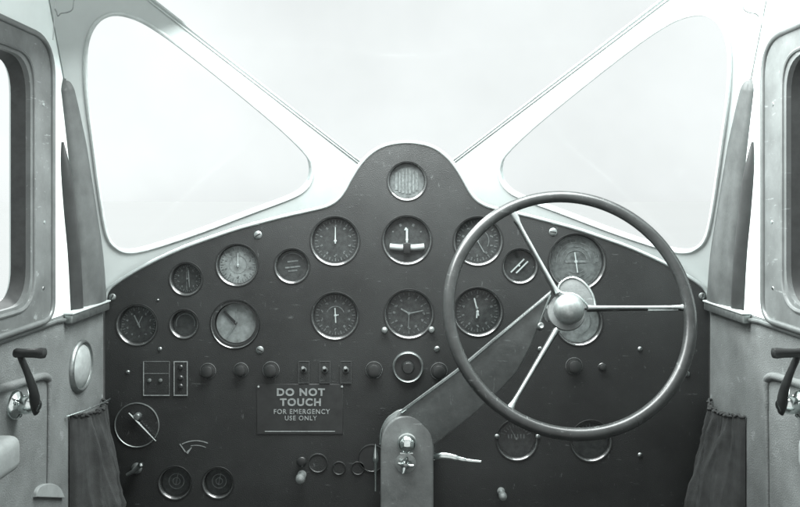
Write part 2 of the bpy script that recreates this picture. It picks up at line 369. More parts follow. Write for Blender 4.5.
# ------------------------------------------------------------------ doors / cabin sides
def rrect(y0, y1, z0, z1, r, x, n=8):
    return fillet([Vector((x, y0, z0)), Vector((x, y1, z0)), Vector((x, y1, z1)), Vector((x, y0, z1))], r, n)
for side in (-1, 1):
    F = lambda v: fx(Vector(v), side)
    d = thing('cabin_door', 'grey cabin door on the left with an oval lamp and dark window frame' if side < 0 else
              'paler grey cabin door on the right behind the steering wheel, without a lamp', 'door', F((XL, -0.4, -0.76)), 'cabin doors')
    N = Vector((1 if side < 0 else -1, 0, 0))
    # lower upholstered panel
    bm = bmesh.new(); zs = -0.171
    add_sheet(bm, [F((XL, 0.02, -0.76)), F((XL, 0.02, zs)), F((XL, -0.165, zs+0.001)), F((XL, -1.0, zs+0.013)), F((XL, -1.0, -0.76))], (), N, 0.02)
    obj('door_panel', bm, 'door', d)
    # upper pale skin with the window hole
    wy0, wy1, wz0, wz1 = -0.272, -0.86, -0.135, 0.185
    hole = rrect(wy0, wy1, wz0, wz1, 0.045, XL-0.002)
    bm = bmesh.new()
    add_sheet(bm, [F((XL-0.002, 0.01, zs)), F((XL-0.002, apost(0.1).y+0.004, 0.1)), F((XL-0.002, apost(0.46).y+0.004, 0.46)), F((XL-0.002, -1.0, 0.46)), F((XL-0.002, -1.0, zs+0.012))],
              [[F(p) for p in hole]], N, 0.018)
    obj('door_skin', bm, 'skin', d)
    # window frame band
    out = rrect(-0.207, -0.92, -0.166, 0.222, [0.03, 0.05, 0.05, 0.055], XL+0.008)
    bm = bmesh.new(); add_sheet(bm, [F(p) for p in out], [[F((XL+0.008, p.y, p.z)) for p in hole]], N, 0.012)
    wf = obj('window_frame', bm, 'doorframe', d)
    bm = bmesh.new(); add_tube(bm, [F(p) for p in out], 0.0042, 10, closed=True); obj('outer_moulding', bm, 'doorbead', wf)
    bm = bmesh.new(); add_tube(bm, [F((XL+0.008, p.y, p.z)) for p in rrect(-0.263, -0.87, -0.142, 0.192, 0.045, 0)], 0.003, 8, closed=True); obj('inner_moulding', bm, 'doorframe', wf)
    # channel round the glass
    ring0 = rrect(wy0+0.001, wy1-0.001, wz0-0.001, wz1+0.001, 0.045, XL+0.006); ring1 = rrect(wy0-0.004, wy1+0.004, wz0+0.004, wz1-0.004, 0.043, XL-0.016)
    bm = bmesh.new(); r0 = [bm.verts.new(F(p)) for p in ring0]; r1 = [bm.verts.new(F(p)) for p in ring1]
    for k in range(len(r0)): bm.faces.new((r0[k], r0[(k+1) % len(r0)], r1[(k+1) % len(r0)], r1[k]))
    obj('glass_channel', bm, 'reveal', wf)
    bm = bmesh.new(); add_sheet(bm, [F(p) for p in ring1], (), N, 0.003); obj('window_glass', bm, 'glass', wf)
    # screws in the frame
    for yy, zz in ((-0.235, 0.13), (-0.232, -0.03), (-0.235, -0.12)):
        bm = bmesh.new(); add_lathe(bm, [(0.0026, 0), (0.0022, 0.0008), (0, 0.0012)], F((XL+0.008, yy, zz)), N, 12); obj('screw', bm, 'steel', wf)
    # ledge and bead under the window
    bm = bmesh.new(); add_box(bm, [min(F((XL, -0.152, 0)).x, F((XL+0.013, 0, 0)).x), -0.152, -0.1815], [max(F((XL, 0, 0)).x, F((XL+0.013, 0, 0)).x), -0.004, -0.1685], 0.0022)
    obj('sill_ledge', bm, 'dullsteel', d)
    bm = bmesh.new(); add_box(bm, [min(F((XL, -0.152, 0)).x, F((XL+0.0145, 0, 0)).x), -0.154, -0.1683], [max(F((XL, 0, 0)).x, F((XL+0.0145, 0, 0)).x), -0.003, -0.1653], 0.0012)
    obj('sill_cap', bm, 'frame', d)
    bm = bmesh.new(); add_tube(bm, catmull([F((XL+0.002, -0.150, -0.176)), F((XL+0.002, -0.19, -0.1735)), F((XL+0.003, -0.22, -0.1735)), F((XL+0.003, -0.6, -0.1725)), F((XL+0.003, -0.99, -0.1715))], 5), 0.0032, 8)
    obj('sill_bead', bm, 'doorbead', d)
    # piping that outlines the lower door panel
    bm = bmesh.new(); c = PW(47, 381)
    pts = [PW(-60, 408), PW(0, 388.5), PW(25, 381), PW(38, 377), PW(44, 376.5), PW(48, 379.5), PW(48.2, 387), PW(48, 410), PW(47.5, 450), PW(47.2, 475), PW(47, 486)] if side < 0 else [PW(-60, 408), PW(0, 388.5), PW(25, 381), PW(38, 377), PW(44, 376.5), PW(48, 379.5), PW(48.2, 387), PW(48, 410), PW(47.5, 450), PW(47, 500), PW(46.5, 640)]
    rr = [0.0055]*5+[0.005, 0.0042, 0.003, 0.0026, 0.0026, 0.0026]
    cp = catmull([F(p)+N*0.001 for p in pts], 6); rc = [rr[min(len(rr)-1, i//6)] for i in range(len(cp))]
    add_tube(bm, cp, rc, 10); obj('piping', bm, 'door', d)
    # window crank
    y0 = -0.300; zc = -0.262
    bm = bmesh.new()
    add_lathe(bm, [(0.0, 0.034), (0.005, 0.0335), (0.008, 0.031), (0.0085, 0.026), (0.0105, 0.022), (0.0115, 0.016), (0.011, 0.010), (0.017, 0.006), (0.0185, 0.002), (0.0185, -0.001)], F((XL, y0, zc)), N, 28)
    ck = obj('window_crank', bm, 'chrome', d)
    a0, a1 = F((XL+0.027, y0+0.004, zc-0.010)), F((XL+0.026, -0.341, -0.1875))
    bm = bmesh.new(); nn = 9
    add_tube(bm, [a0.lerp(a1, k/nn)+N*0.004*math.sin(PI*k/nn) for k in range(nn+1)], [0.0062, 0.0092, 0.0098, 0.0090, 0.0080, 0.0068, 0.006, 0.0056, 0.0056, 0.0046], 14, flat=0.55, up=(1, 0, 0))
    obj('crank_arm', bm, 'blackpaint', ck)
    k0 = a1-N*0.006
    bm = bmesh.new(); add_lathe(bm, [(0, 0), (0.0048, 0.0008), (0.0058, 0.003), (0.0054, 0.012), (0.0058, 0.026), (0.0068, 0.034), (0.0062, 0.038), (0.003, 0.0396), (0, 0.040)], k0, N, 20)
    obj('crank_knob', bm, 'blackpaint', ck)
    bm = bmesh.new()
    for q in (0, 1, 2):
        a = 2*PI*q/3+0.6
        add_lathe(bm, [(0.0034, 0), (0.0034, 0.003), (0.002, 0.0045), (0, 0.005)], F((XL, y0+0.013*math.cos(a), zc+0.013*math.sin(a)))+N*0.005, N, 10)
    obj('crank_bolts', bm, 'chrome', ck)
    # arm rest
    bm = bmesh.new(); x0, x1 = sorted((F((XL+0.0005, 0, 0)).x, F((XL+0.037, 0, 0)).x))
    add_box(bm, (x0, -1.0, -0.325), (x1, -0.352, -0.282), 0.012, 4); obj('armrest', bm, 'pale', d)
    # small pale half round tab low on the door
    if side < 0:
        bm = bmesh.new(); tp = [PW(33, 497), PW(34, 491), PW(38, 486), PW(45, 483.5), PW(52, 484.5), PW(58, 489), PW(62, 498)]
        add_prism(bm, [F(p)+N*0.005 for p in catmull(tp, 4)], -N*0.006, 0.002); obj('tab', bm, 'pale', d)
    # gathered map pocket
    ya, yb = (-0.137, -0.010); zt = -0.322; nu, nv = 120, 70
    bm = bmesh.new(); g = []; rnd = random.Random(3 if side < 0 else 9)
    ph = [rnd.uniform(0, 6.28) for _ in range(8)]
    for j in range(nv+1):
        v = j/nv; row = []
        z = zt-0.33*v + 0.0
        for i in range(nu+1):
            u = i/nu
            env = min(1.0, math.sin(PI*u)**0.55)
            open_ = 0.020+0.034*min(1, v*2.2)-0.014*max(0, v-0.6)
            ruff = 0.0032*math.exp(-v*7)*math.sin(2*PI*u*17+ph[0]+2.5*math.sin(u*9)+v*14)
            rg = lambda t: 1-2*abs(math.sin(t))**0.7
            uu = 0.5+(u-0.5)*(1-0.12*v)
            w1 = uu*4.6+0.25*v+0.25*math.sin(v*3.1+ph[4]); w2 = uu*8.3-0.55*v+0.3*math.sin(v*4.7+ph[5]); w3 = uu*15+1.1*v
            fall = math.exp(-1.1*v)
            big = (0.0085*rg(PI*w1+ph[1])+0.0055*fall*rg(PI*w2+ph[2])+0.0024*fall*rg(PI*w3+ph[3]))*min(1, 0.25+v*4.0)
            sag = 0.003*math.sin(2*PI*(v*2.3+u*1.7)+ph[4])
            x = XL+0.002+env*(open_+big+ruff+sag*min(1, 3*v))
            zz = z+0.0018*math.exp(-v*10)*math.sin(2*PI*u*12+ph[5])-0.008*u*(1-v)-0.006*math.sin(PI*u)*math.exp(-v*8)
            yy = ya+(yb-ya)*u + (0.004*math.sin(2*PI*(v*1.3)+ph[6]))*math.sin(PI*u) - 0.012*max(0, v-0.1)*(1-u)*0
            row.append(bm.verts.new(F((max(x, XL+0.001), yy, zz))))
        g.append(row)
    for j in range(nv):
        for i in range(nu): bm.faces.new((g[j][i], g[j][i+1], g[j+1][i+1], g[j+1][i]))
    top = [v.co.copy() for v in g[0]]
    pk = obj('map_pocket', bm, 'pocket', d, smooth=180)
    bm = bmesh.new(); add_tube(bm, [p+Vector((0, 0, 0.001)) for p in top], [0.0020+0.0003*math.sin(i*1.9) for i in range(len(top))], 8); obj('hem', bm, 'pocket', pk)
    bm = bmesh.new(); q = [F((XL+0.003, -0.150, zt+0.004)), F((XL+0.022, -0.120, zt+0.0065)), F((XL+0.034, -0.085, zt+0.008)), F((XL+0.036, -0.065, zt+0.0085))]
    if side < 0: add_tube(bm, catmull(q, 5), 0.0012, 8); obj('pocket_wire', bm, 'steel', pk)
    # oval lamp (left only)
    if side < 0:
        lc = PW(80, 366); lc.x = XL
        bm = bmesh.new(); add_lathe(bm, [(0.0405, 0), (0.0405, 0.003), (0.0385, 0.0055), (0.036, 0.0062), (0.0338, 0.0048), (0.0330, 0.002)], lc, N, 48)
        lp = obj('door_lamp', bm, 'dullsteel', d)
        bm = bmesh.new(); add_lathe(bm, [(0.033, 0.002), (0.031, 0.0046), (0.022, 0.0085), (0.010, 0.0105), (0, 0.011)], lc, N, 48)
        obj('lens', bm, 'lens', lp)

# ------------------------------------------------------------------ instrument panel
ip = thing('instrument_panel', 'black instrument panel with a round central hump, full of gauges and switches', 'instrument panel', (0.011, 0.0, -0.70))
def Pp(px, py, y=0.0): return P(px, py, 0)+Vector((0, y, 0))
half = [(105, 620), (105, 420), (105, 315), (105.3, 299), (107, 292), (112, 286), (125, 277), (142, 267), (160, 258), (185, 247), (210, 238), (235, 229.5), (260, 222.5), (285, 216), (305, 211.5), (322, 207.5), (331, 204), (338, 199), (344, 191), (350, 180), (357, 168.5), (366, 157.5), (377, 149), (390, 144), (407, 142)]
full = half+[(814-x, y) for x, y in half[-2::-1]]
out2 = [Pp(x, y) for x, y in full]
edge = [out2[0]]+catmull(out2[2:-2], 4)+[out2[-1]]

G = [ # px, py, r, face, style
 (407, 181, 19, 'dial_mid', 'compass'), (335, 241, 24, 'dial_dark', 'n0'), (407, 240, 24, 'dial_dark', 'turn'),
 (478, 241, 24, 'dial_dark', 'airspeed'), (237, 265, 20.5, 'dial_light', 'n0t'), (186, 279, 16, 'dial_dark', 'split'),
 (292, 266, 17, 'dial_dark', 'level'), (520, 266, 17, 'dial_dark', 'bars'), (577, 262, 28, 'dial_mid', 'arcs'),
 (235, 324, 20, 'dial_light', 'wedge'), (184, 324, 14, 'dial_dark', 'plain'), (137, 325, 20, 'dial_dark', 'fork'),
 (335, 316, 23, 'dial_dark', 'hand'), (409, 314, 24, 'dial_dark', 'clock'), (478, 312, 24, 'dial_dark', 'tacho'),
 (579, 322, 23, 'dial_light', 'plainlight'), (175, 483, 16, 'dial_dark', 'dim'), (218, 483, 15, 'dial_dark', 'dim'),
 (517, 440, 20, 'dial_dark', 'meter'), (591, 441, 20, 'dial_dark', 'meter2'),
]
LAB = {'compass': 'round compass window with pale vertical bars in the hump', 'turn': 'gauge with white needle and white level tube', 'n0t': 'grey faced gauge with needle upright',
       'wedge': 'grey faced gauge in a thick black ring', 'bars': 'small gauge with two slanted bars', 'arcs': 'largest gauge with ringed face', 'clock': 'gauge with clock hands between two small knobs',
       'plainlight': 'grey faced gauge half hidden by the wheel hub', 'level': 'small gauge with level white marks'}
holes = [circ(Pp(x, y), (r+0.8)*S, 48) for x, y, r, f, s in G]
bm = bmesh.new(); add_sheet(bm, edge, holes, (0, -1, 0), 0.005)
obj('panel_plate', bm, 'panel', ip)
# bright moulding along the top edge
bm = bmesh.new(); mould = [p+Vector((0, 0.001, 0)) for p in edge if p.z > Pp(0, 304).z]
add_tube(bm, mould, 0.0033, 10); obj('edge_moulding', bm, 'panel_trim', ip)

def bar2(bm, c, ang, l0, l1, w, y, h=0.0006, w1=None):
    """flat bar on a dial; ang clockwise from 12 o'clock"""
    a = math.radians(ang); d_ = Vector((math.sin(a), 0, math.cos(a))); s_ = Vector((d_.z, 0, -d_.x)); w1 = w if w1 is None else w1
    base = Vector((c.x, y, c.z))
    q = [base+d_*l0-s_*w, base+d_*l1-s_*w1, base+d_*l1+s_*w1, base+d_*l0+s_*w]
    f = [bm.verts.new(p+Vector((0, -h, 0))) for p in q]; b = [bm.verts.new(p) for p in q]
    bm.faces.new(f)
    for k in range(4): bm.faces.new((f[k], f[(k+1) % 4], b[(k+1) % 4], b[k]))
def arc(bm, c, r0, r1, a0, a1, y, h=0.0005, n=24):
    n0 = len(bm.faces); A = []; B = []
    for k in range(n+1):
        a = math.radians(a0+(a1-a0)*k/n); d_ = Vector((math.sin(a), 0, math.cos(a))); base = Vector((c.x, y-h, c.z))
        A.append(bm.verts.new(base+d_*r0)); B.append(bm.verts.new(base+d_*r1))
    for k in range(n): bm.faces.new((A[k], A[k+1], B[k+1], B[k]))

for gi, (px, py, r, face, st) in enumerate(G):
    c = Pp(px, py); R = r*S; rnd = random.Random(gi)
    th = 3.6*S if st == 'wedge' else 1.1*S
    yd = 0.0095
    bm = bmesh.new()
    if st == 'wedge':
        add_lathe(bm, [(R+th+0.0026, -0.0001), (R+th+0.0022, 0.0012), (R+th+0.0008, 0.0015), (R+th, 0.0008), (R+th-0.0012, -0.0008), (R+th-0.0018, -0.003), (R+0.0006, -0.0055), (R, -0.0085), (R-0.0006, -0.011)], c, seg=64)
        gm = ['bezel_matt', 'bezel']
        for f in bm.faces:
            rr = (f.calc_center_median()-c); rr = math.hypot(rr.x, rr.z)
            if R+th-0.0014 < rr < R+th+0.0006: f.material_index = 1
    else:
        add_lathe(bm, [(R+0.0026, -0.0001), (R+0.0022, 0.0009), (R+0.0010, 0.0011), (R+0.0002, 0.0007), (R-0.0012, -0.0007), (R-0.0024, -0.0030), (R-0.0030, -0.0060), (R-0.0030, -0.011)], c, seg=64)
        gm = ['bezel_black', 'bezel']
        for f in bm.faces:
            cc = f.calc_center_median()
            if -0.0009 < cc.y < 0.0005 and math.hypot(cc.x-c.x, cc.z-c.z) < R+0.0004: f.material_index = 1
    ga = obj('gauge', bm, gm, ip, LAB.get(st), smooth=50)
    rd = R-0.0028 if st != 'wedge' else R-0.0002
    # dial with painted marks
    bm = bmesh.new()
    cen = Vector((c.x, yd, c.z)); ring = [bm.verts.new(p) for p in circ(cen, rd, 48)]; bm.faces.new(ring)
    n0 = len(bm.faces)
    Y = yd-0.0002
    if st in ('n0', 'airspeed', 'hand', 'tacho', 'fork', 'split', 'n0t', 'clock'):
        nt_ = {'clock': 12}.get(st, 20)
        for k in range(nt_*2):
            if st in ('fork',) and 14 < k < 26: continue
            bar2(bm, c, 360*k/(nt_*2), rd*(0.86 if k % 2 else 0.78), rd*0.93, rd*0.011*(1 if k % 2 else 1.6), Y)
        for k in range(nt_//2 if nt_ > 12 else 12):
            a = 360*k/(nt_//2 if nt_ > 12 else 12)
            for q in range(2): bar2(bm, c, a+rnd.uniform(-3, 3), rd*(0.62+0.05*q), rd*(0.66+0.06*q), rd*rnd.uniform(0.025, 0.055), Y)
    if st == 'hand': arc(bm, c, rd*0.40, rd*0.44, -70, 70, Y)
    if st == 'airspeed': arc(bm, c, rd*0.5, rd*0.53, -120, 120, Y)
    if st == 'compass':
        for k, xx in enumerate((-0.62, -0.42, -0.24, -0.02, 0.16, 0.38, 0.58)):
            hh = math.sqrt(max(0, 0.86**2-xx*xx))*0.86
            bar2(bm, Vector((c.x+xx*rd, 0, c.z)), 0, -hh*rd, hh*rd, rd*(0.05 if k % 2 else 0.075), Y)
    if st == 'turn':
        for k in (-1, 1): bar2(bm, c, k*24, rd*0.66, rd*0.78, rd*0.05, Y)
        for k in (-60, 60): bar2(bm, c, k, rd*0.70, rd*0.76, rd*0.03, Y)
        for k in (-20, -8, 8, 20): bar2(bm, Vector((c.x+k*0.01*rd, 0, c.z-rd*0.20)), 0, -rd*0.02, rd*0.02, rd*0.03, Y)
    if st == 'arcs':
        for q, (r0, a) in enumerate(((0.88, 100), (0.72, 95), (0.56, 90), (0.42, 80))):
            arc(bm, c, rd*r0, rd*(r0+0.035), -a, a, Y); arc(bm, c, rd*r0, rd*(r0+0.025), 180-a*0.5, 180+a*0.5, Y)
        for k in range(-6, 7): bar2(bm, c, k*15, rd*0.76, rd*0.84, rd*0.016, Y)
        bar2(bm, c, 90, -rd*0.40, rd*0.40, rd*0.045, Y)
    if st == 'level':
        for zz, ww in ((0.28, 0.35), (-0.10, 0.5), (-0.34, 0.3)):
            bar2(bm, Vector((c.x, 0, c.z+zz*rd)), 84, -rd*ww, rd*ww, rd*0.05, Y)
        arc(bm, c, rd*0.78, rd*0.84, -60, 60, Y)
    if st == 'split':
        bar2(bm, Vector((c.x-rd*0.05, 0, c.z)), 0, -rd*0.8, rd*0.8, rd*0.025, Y)
    if st in ('plain',): arc(bm, c, rd*0.72, rd*0.80, -110, 110, Y)
    if st == 'dim': arc(bm, c, rd*0.50, rd*0.56, 0, 360, Y); arc(bm, c, rd*0.22, rd*0.28, 0, 360, Y); bar2(bm, c, 12, -rd*0.3, rd*0.6, rd*0.025, Y)
    if st in ('meter', 'meter2'):
        for k in range(-5, 6): bar2(bm, c, k*14, rd*0.62, rd*(0.80 if k % 5 else 0.88), rd*0.02, Y)
        for k in range(6): bar2(bm, Vector((c.x+(k-2.5)*0.17*rd, 0, c.z+0.12*rd)), rnd.uniform(-12, 12), -rd*0.12, rd*0.10, rd*0.03, Y)
    if st == 'n0t':
        arc(bm, c, rd*0.46, rd*0.48, 0, 360, Y); arc(bm, c, rd*0.70, rd*0.97, 42, 66, Y)
    if st == 'plainlight': arc(bm, c, rd*0.6, rd*0.63, 60, 180, Y)
    setmat(bm, n0, 1)
    dim = st in ('dim', 'fork', 'plain', 'meter2', 'airspeed', 'level', 'meter', 'split')
    obj('dial', bm, [face, 'markdim' if (dim or face != 'dial_dark' or st in ('n0', 'hand', 'tacho', 'clock')) else 'mark'], ga, smooth=30)
    # needles
    yn = yd-0.0022
    bm = bmesh.new(); nm = 'needle'
    if st in ('n0', 'n0t'): bar2(bm, c, 0, -rd*0.12, rd*0.62, rd*0.030, yn, w1=rd*0.016)
    elif st == 'hand': bar2(bm, c, -3, -rd*0.35, rd*0.35, rd*0.026, yn); bar2(bm, c, 80, 0, rd*0.16, rd*0.02, yn)
    elif st == 'turn': bar2(bm, c, 0, -rd*0.12, rd*0.50, rd*0.045, yn); bar2(bm, c, -5, rd*0.44, rd*0.56, rd*0.09, yn-0.0003, w1=rd*0.02)
    elif st == 'airspeed': bar2(bm, c, 150, -rd*0.15, rd*0.6, rd*0.02, yn); nm = 'mark'
    elif st == 'split': bar2(bm, Vector((c.x+rd*0.12, 0, c.z)), -4, -rd*0.6, rd*0.6, rd*0.03, yn); nm = 'mark'
    elif st == 'bars': bar2(bm, Vector((c.x-rd*0.12, 0, c.z)), 45, -rd*0.62, rd*0.62, rd*0.045, yn); bar2(bm, Vector((c.x+rd*0.18, 0, c.z-rd*0.1)), 45, -rd*0.55, rd*0.55, rd*0.045, yn)
    elif st == 'arcs': bar2(bm, c, -8, -rd*0.42, rd*0.36, rd*0.022, yn)
    elif st == 'wedge': bar2(bm, c, -45, -rd*0.05, rd*0.86, rd*0.075, yn, w1=rd*0.05); nm = 'needle_black'
    elif st == 'fork': bar2(bm, c, -25, -rd*0.2, rd*0.55, rd*0.03, yn); bar2(bm, c, 25, 0, rd*0.5, rd*0.02, yn); nm = 'mark'
    elif st == 'clock': bar2(bm, c, -60, 0, rd*0.42, rd*0.03, yn); bar2(bm, c, 78, 0, rd*0.66, rd*0.022, yn); bar2(bm, c, 182, 0, rd*0.62, rd*0.012, yn-0.0004); nm = 'mark'
    elif st == 'tacho': bar2(bm, c, -14, -rd*0.2, rd*0.62, rd*0.03, yn); bar2(bm, Vector((c.x-rd*0.02, 0, c.z)), 4, -rd*0.3, rd*0.2, rd*0.03, yn)
    elif st in ('meter', 'meter2'): bar2(bm, c, -30 if st == 'meter' else 20, 0, rd*0.6, rd*0.016, yn); nm = 'mark'
    if len(bm.faces):
        add_lathe(bm, [(rd*0.06, 0), (rd*0.06, 0.0009), (0, 0.0011)], Vector((c.x, yn, c.z)), seg=12)
        obj('needle', bm, nm, ga, smooth=30)
    else: bm.free()
    if st == 'wedge':
        bm = bmesh.new(); bar2(bm, c, 2, 0, rd*0.85, rd*0.018, yn-0.0006); bar2(bm, c, 215, rd*0.1, rd*0.85, rd*0.03, yn-0.0006); obj('needle', bm, 'mark', ga)
    if st == 'turn':
        bm = bmesh.new(); b0 = Vector((c.x, yn, c.z-rd*0.36)); pts = [b0+Vector((x*rd, 0, 0.045*rd*x*x/0.5)) for x in [-0.78+0.13*k for k in range(13)]]
        add_tube(bm, pts, rd*0.15, 12); obj('level_tube', bm, 'tube', ga)
        bm = bmesh.new(); add_box(bm, (c.x-rd*0.17, yn-0.0075, c.z-rd*0.60), (c.x+rd*0.16, yn-0.0005, c.z-rd*0.14), 0.0006); obj('level_clip', bm, 'bezel_black', ga)
    bm = bmesh.new(); add_lathe(bm, [(R-0.0026, 0.0), (0, 0.0)], Vector((c.x, 0.0034, c.z)), seg=48); obj('gauge_glass', bm, 'dialglass', ga)

# little knobs beside the clock gauge and the setting peg on the grey gauge
def screw(px, py, r=3.2, m='dullsteel', slot=True, name='screw'):
    c = Pp(px, py); R = r*S; bm = bmesh.new()
    add_lathe(bm, [(R, -0.0002), (R*0.96, 0.0008), (R*0.7, 0.0019), (R*0.3, 0.0024), (0, 0.0025)], c, seg=20)
    o = obj(name, bm, m, ip)
    if slot:
        bm = bmesh.new(); bar2(bm, c, random.uniform(0, 180), -R*0.75, R*0.75, R*0.14, -0.0021, 0.0006); obj('slot', bm, 'needle_black', o)
    return o
for s in [(258, 235, 4.2), (112.5, 297, 3.6), (260, 350, 4.0), (702, 296, 3.6), (553, 232, 4.2), (437, 349, 3), (687, 374, 3), (158, 300, 1.3), (160, 349, 2.2), (497, 436.5, 2.6), (538, 436.5, 2.6), (603, 437, 2.3), (128, 372, 2.0), (540, 349, 2.5), (640, 349, 2.5), (640, 455, 2.5)]: screw(*s)
def knob(px, py, r, h=0.012, m='blackpaint', name='knob', ringm=None):
    c = Pp(px, py); R = r*S; bm = bmesh.new()
    add_lathe(bm, [(R, -0.0002), (R, 0.0015), (R*0.72, 0.0022), (R*0.70, h*0.6), (R*0.82, h*0.75), (R*0.80, h*0.93), (R*0.6, h), (0, h)], c, seg=28)
    o = obj(name, bm, m, ip)
    if ringm:
        bm = bmesh.new(); add_lathe(bm, [(R*1.18, -0.0002), (R*1.16, 0.0012), (R*1.08, 0.0016), (R*1.01, 0.0008)], c, seg=32); obj('collar', bm, ringm, o)
    return o
knob(384.5, 330, 3.0, 0.010, 'dullsteel', 'setting_knob'); knob(431.5, 329.5, 3.0, 0.010, 'dullsteel', 'setting_knob')
for p in [(208, 371, 7), (241, 370, 6.5), (271, 370, 7.5), (374, 370, 7.5), (439, 371, 7.5), (574, 366, 7.5)]: knob(*p, ringm='bezel')
knob(602, 367, 3.5, 0.008, 'blackpaint', ringm='bezel')
# switch strip with three lever switches on raised plates
def plate(x0, y0, x1, y1, t=0.0016, m='panel', name='switch_plate', parent=None, y=0.0, bev=0.0004):
    a, b = Pp(x0, y1), Pp(x1, y0); bm = bmesh.new(); add_box(bm, (a.x, y-t, a.z), (b.x, y-0.0001, b.z), bev, 1); return obj(name, bm, m, parent or ip)
def outline(x0, y0, x1, y1, wpx, m, parent, y, sides='lbrt', name='border'):
    bm = bmesh.new(); a, b = Pp(x0, y1), Pp(x1, y0); ww = wpx*S; h = 0.0005
    if 'b' in sides: add_box(bm, (a.x, y-h, a.z), (b.x, y, a.z+ww))
    if 't' in sides: add_box(bm, (a.x, y-h, b.z-ww), (b.x, y, b.z))
    if 'l' in sides: add_box(bm, (a.x, y-h, a.z+ww), (a.x+ww, y, b.z-ww))
    if 'r' in sides: add_box(bm, (b.x-ww, y-h, a.z+ww), (b.x, y, b.z-ww))
    return obj(name, bm, m, parent)
for px in (304, 325, 346):
    pl = plate(px-5.5, 361, px+5.5, 383); outline(px-5.5, 361, px+5.5, 383, 0.5, 'faint', pl, -0.0017)
    c = Pp(px, 370, -0.0016); bm = bmesh.new(); add_lathe(bm, [(0.0052, 0), (0.0052, 0.0014), (0.0035, 0.0024), (0.003, 0.0024)], c, seg=24); add_tube(bm, [c+Vector((0, 0, 0)), c+Vector((0, -0.008, 0.004)), c+Vector((0, -0.013, 0.007))], [0.0016, 0.0019, 0.0026], 10)
    obj('toggle_switch', bm, 'gunmetal', pl)
# breaker plates on the left
pl = plate(143.5, 361, 170, 395.5); outline(143.5, 361, 170, 395.5, 0.55, 'markdim', pl, -0.0017, 'rt'); outline(143.5, 361, 170, 395.5, 0.8, 'letter', pl, -0.00175, 'lb')
bm = bmesh.new(); add_box(bm, (Pp(143.5, 0).x+0.0016, -0.0022, Pp(0, 373.6).z), (Pp(170, 0).x-0.0016, -0.0016, Pp(0, 373).z)); obj('rule', bm, 'markdim', pl)
for px in (150, 161): 
    c = Pp(px, 380, -0.0016); bm = bmesh.new(); add_lathe(bm, [(0.003, 0), (0.003, 0.002), (0, 0.003)], c, seg=16); obj('push_button', bm, 'dullsteel', pl)
pl = plate(174, 361, 188, 395.5); outline(174, 361, 188, 395.5, 0.9, 'letter', pl, -0.0017)
for py in (367, 377.5, 386): 
    c = Pp(181, py, -0.0016); bm = bmesh.new(); add_lathe(bm, [(0.0042, 0), (0.0042, 0.0016), (0.0028, 0.003), (0, 0.0032)], c, seg=16); obj('push_button', bm, 'blackpaint', pl)
# round pull knob in a bright ring under the clock gauge
c = Pp(408, 367); bm = bmesh.new(); R = 14.5*S
add_lathe(bm, [(R+0.002, -0.0001), (R+0.0018, 0.004), (R, 0.0062), (R-0.0018, 0.0050), (R-0.0024, -0.0001)], c, seg=56); rg = obj('ring_control', bm, 'dullsteel', ip, 'bright ring around a small knob')
bm = bmesh.new(); add_lathe(bm, [(R-0.0026, 0.0002), (R*0.45, 0.0004), (R*0.42, 0.008), (R*0.34, 0.0105), (0, 0.011)], c, seg=32); obj('ring_knob', bm, 'blackpaint', rg)
# placard
pl = plate(257, 384, 343, 434, 0.0012, 'placard', 'placard')
pl['label'] = 'black placard lettered DO NOT TOUCH FOR EMERGENCY USE ONLY'
yy = -0.0012
for body, x0, x1, t, b, bold in (('DO NOT', 277, 325, 388.2, 395.8, 0.035), ('TOUCH', 280, 321, 398.2, 405.8, 0.035), ('FOR EMERGENCY', 274, 330, 409, 413.8, 0.012), ('USE ONLY', 285, 317, 415.6, 420.2, 0.012)):
    obj('lettering', text_bm(body, Pp(x0, 0).x, Pp(x1, 0).x, Pp(0, b).z, Pp(0, t).z, yy, bold=bold), 'letter', pl)
bm = bmesh.new(); add_box(bm, (Pp(265, 0).x, yy-0.0006, Pp(0, 431.6).z), (Pp(335, 0).x, yy, Pp(0, 430.8).z)); obj('rule', bm, 'letter', pl)
for px in (258.5, 342): 
    c = Pp(px, 386.5, yy); bm = bmesh.new(); add_lathe(bm, [(0.0022, 0), (0.002, 0.0012), (0, 0.0017)], c, seg=14); obj('screw', bm, 'steel', pl)
# selector dial with long pointer
c = Pp(137, 425); R = 22*S; bm = bmesh.new()
add_lathe(bm, [(R+0.001, -0.0001), (R+0.0008, 0.0016), (R-0.0002, 0.0019), (R-0.0012, 0.0010), (0, 0.0010)], c, seg=56)
for f in bm.faces:
    cc = f.calc_center_median()-c
    f.material_index = 0 if math.hypot(cc.x, cc.z) > R-0.0012 else 1
sel = obj('selector', bm, ['dullsteel', 'panel'], ip, 'round selector with a long slanted pointer')
bm = bmesh.new(); a, b = Pp(130, 412, -0.006), Pp(157, 440, -0.006); add_tube(bm, [a, a.lerp(b, 0.3), a.lerp(b, 0.7), b], [0.0012, 0.0018, 0.0014, 0.0008], 8); obj('pointer', bm, 'steel', sel)
bm = bmesh.new(); add_lathe(bm, [(0.006, 0.001), (0.006, 0.008), (0.0045, 0.0105), (0, 0.011)], Pp(138.5, 415.5), seg=20); obj('selector_knob', bm, 'dullsteel', sel)
# quadrant label
bm = bmesh.new(); qc = Pp(196, 470, -0.0004)
arc(bm, qc, 29*S, 30*S, -28, 24, -0.0004); arc(bm, qc, 24.5*S, 25.2*S, -12, 24, -0.0004)
bar2(bm, Pp(180, 444), 145, -0.0005, 0.016, 0.0008, -0.0004); bar2(bm, Pp(187, 453), 40, 0, 0.012, 0.0022, -0.0004, w1=0.0005)
qd = obj('quadrant_scale', bm, 'letter', ip)
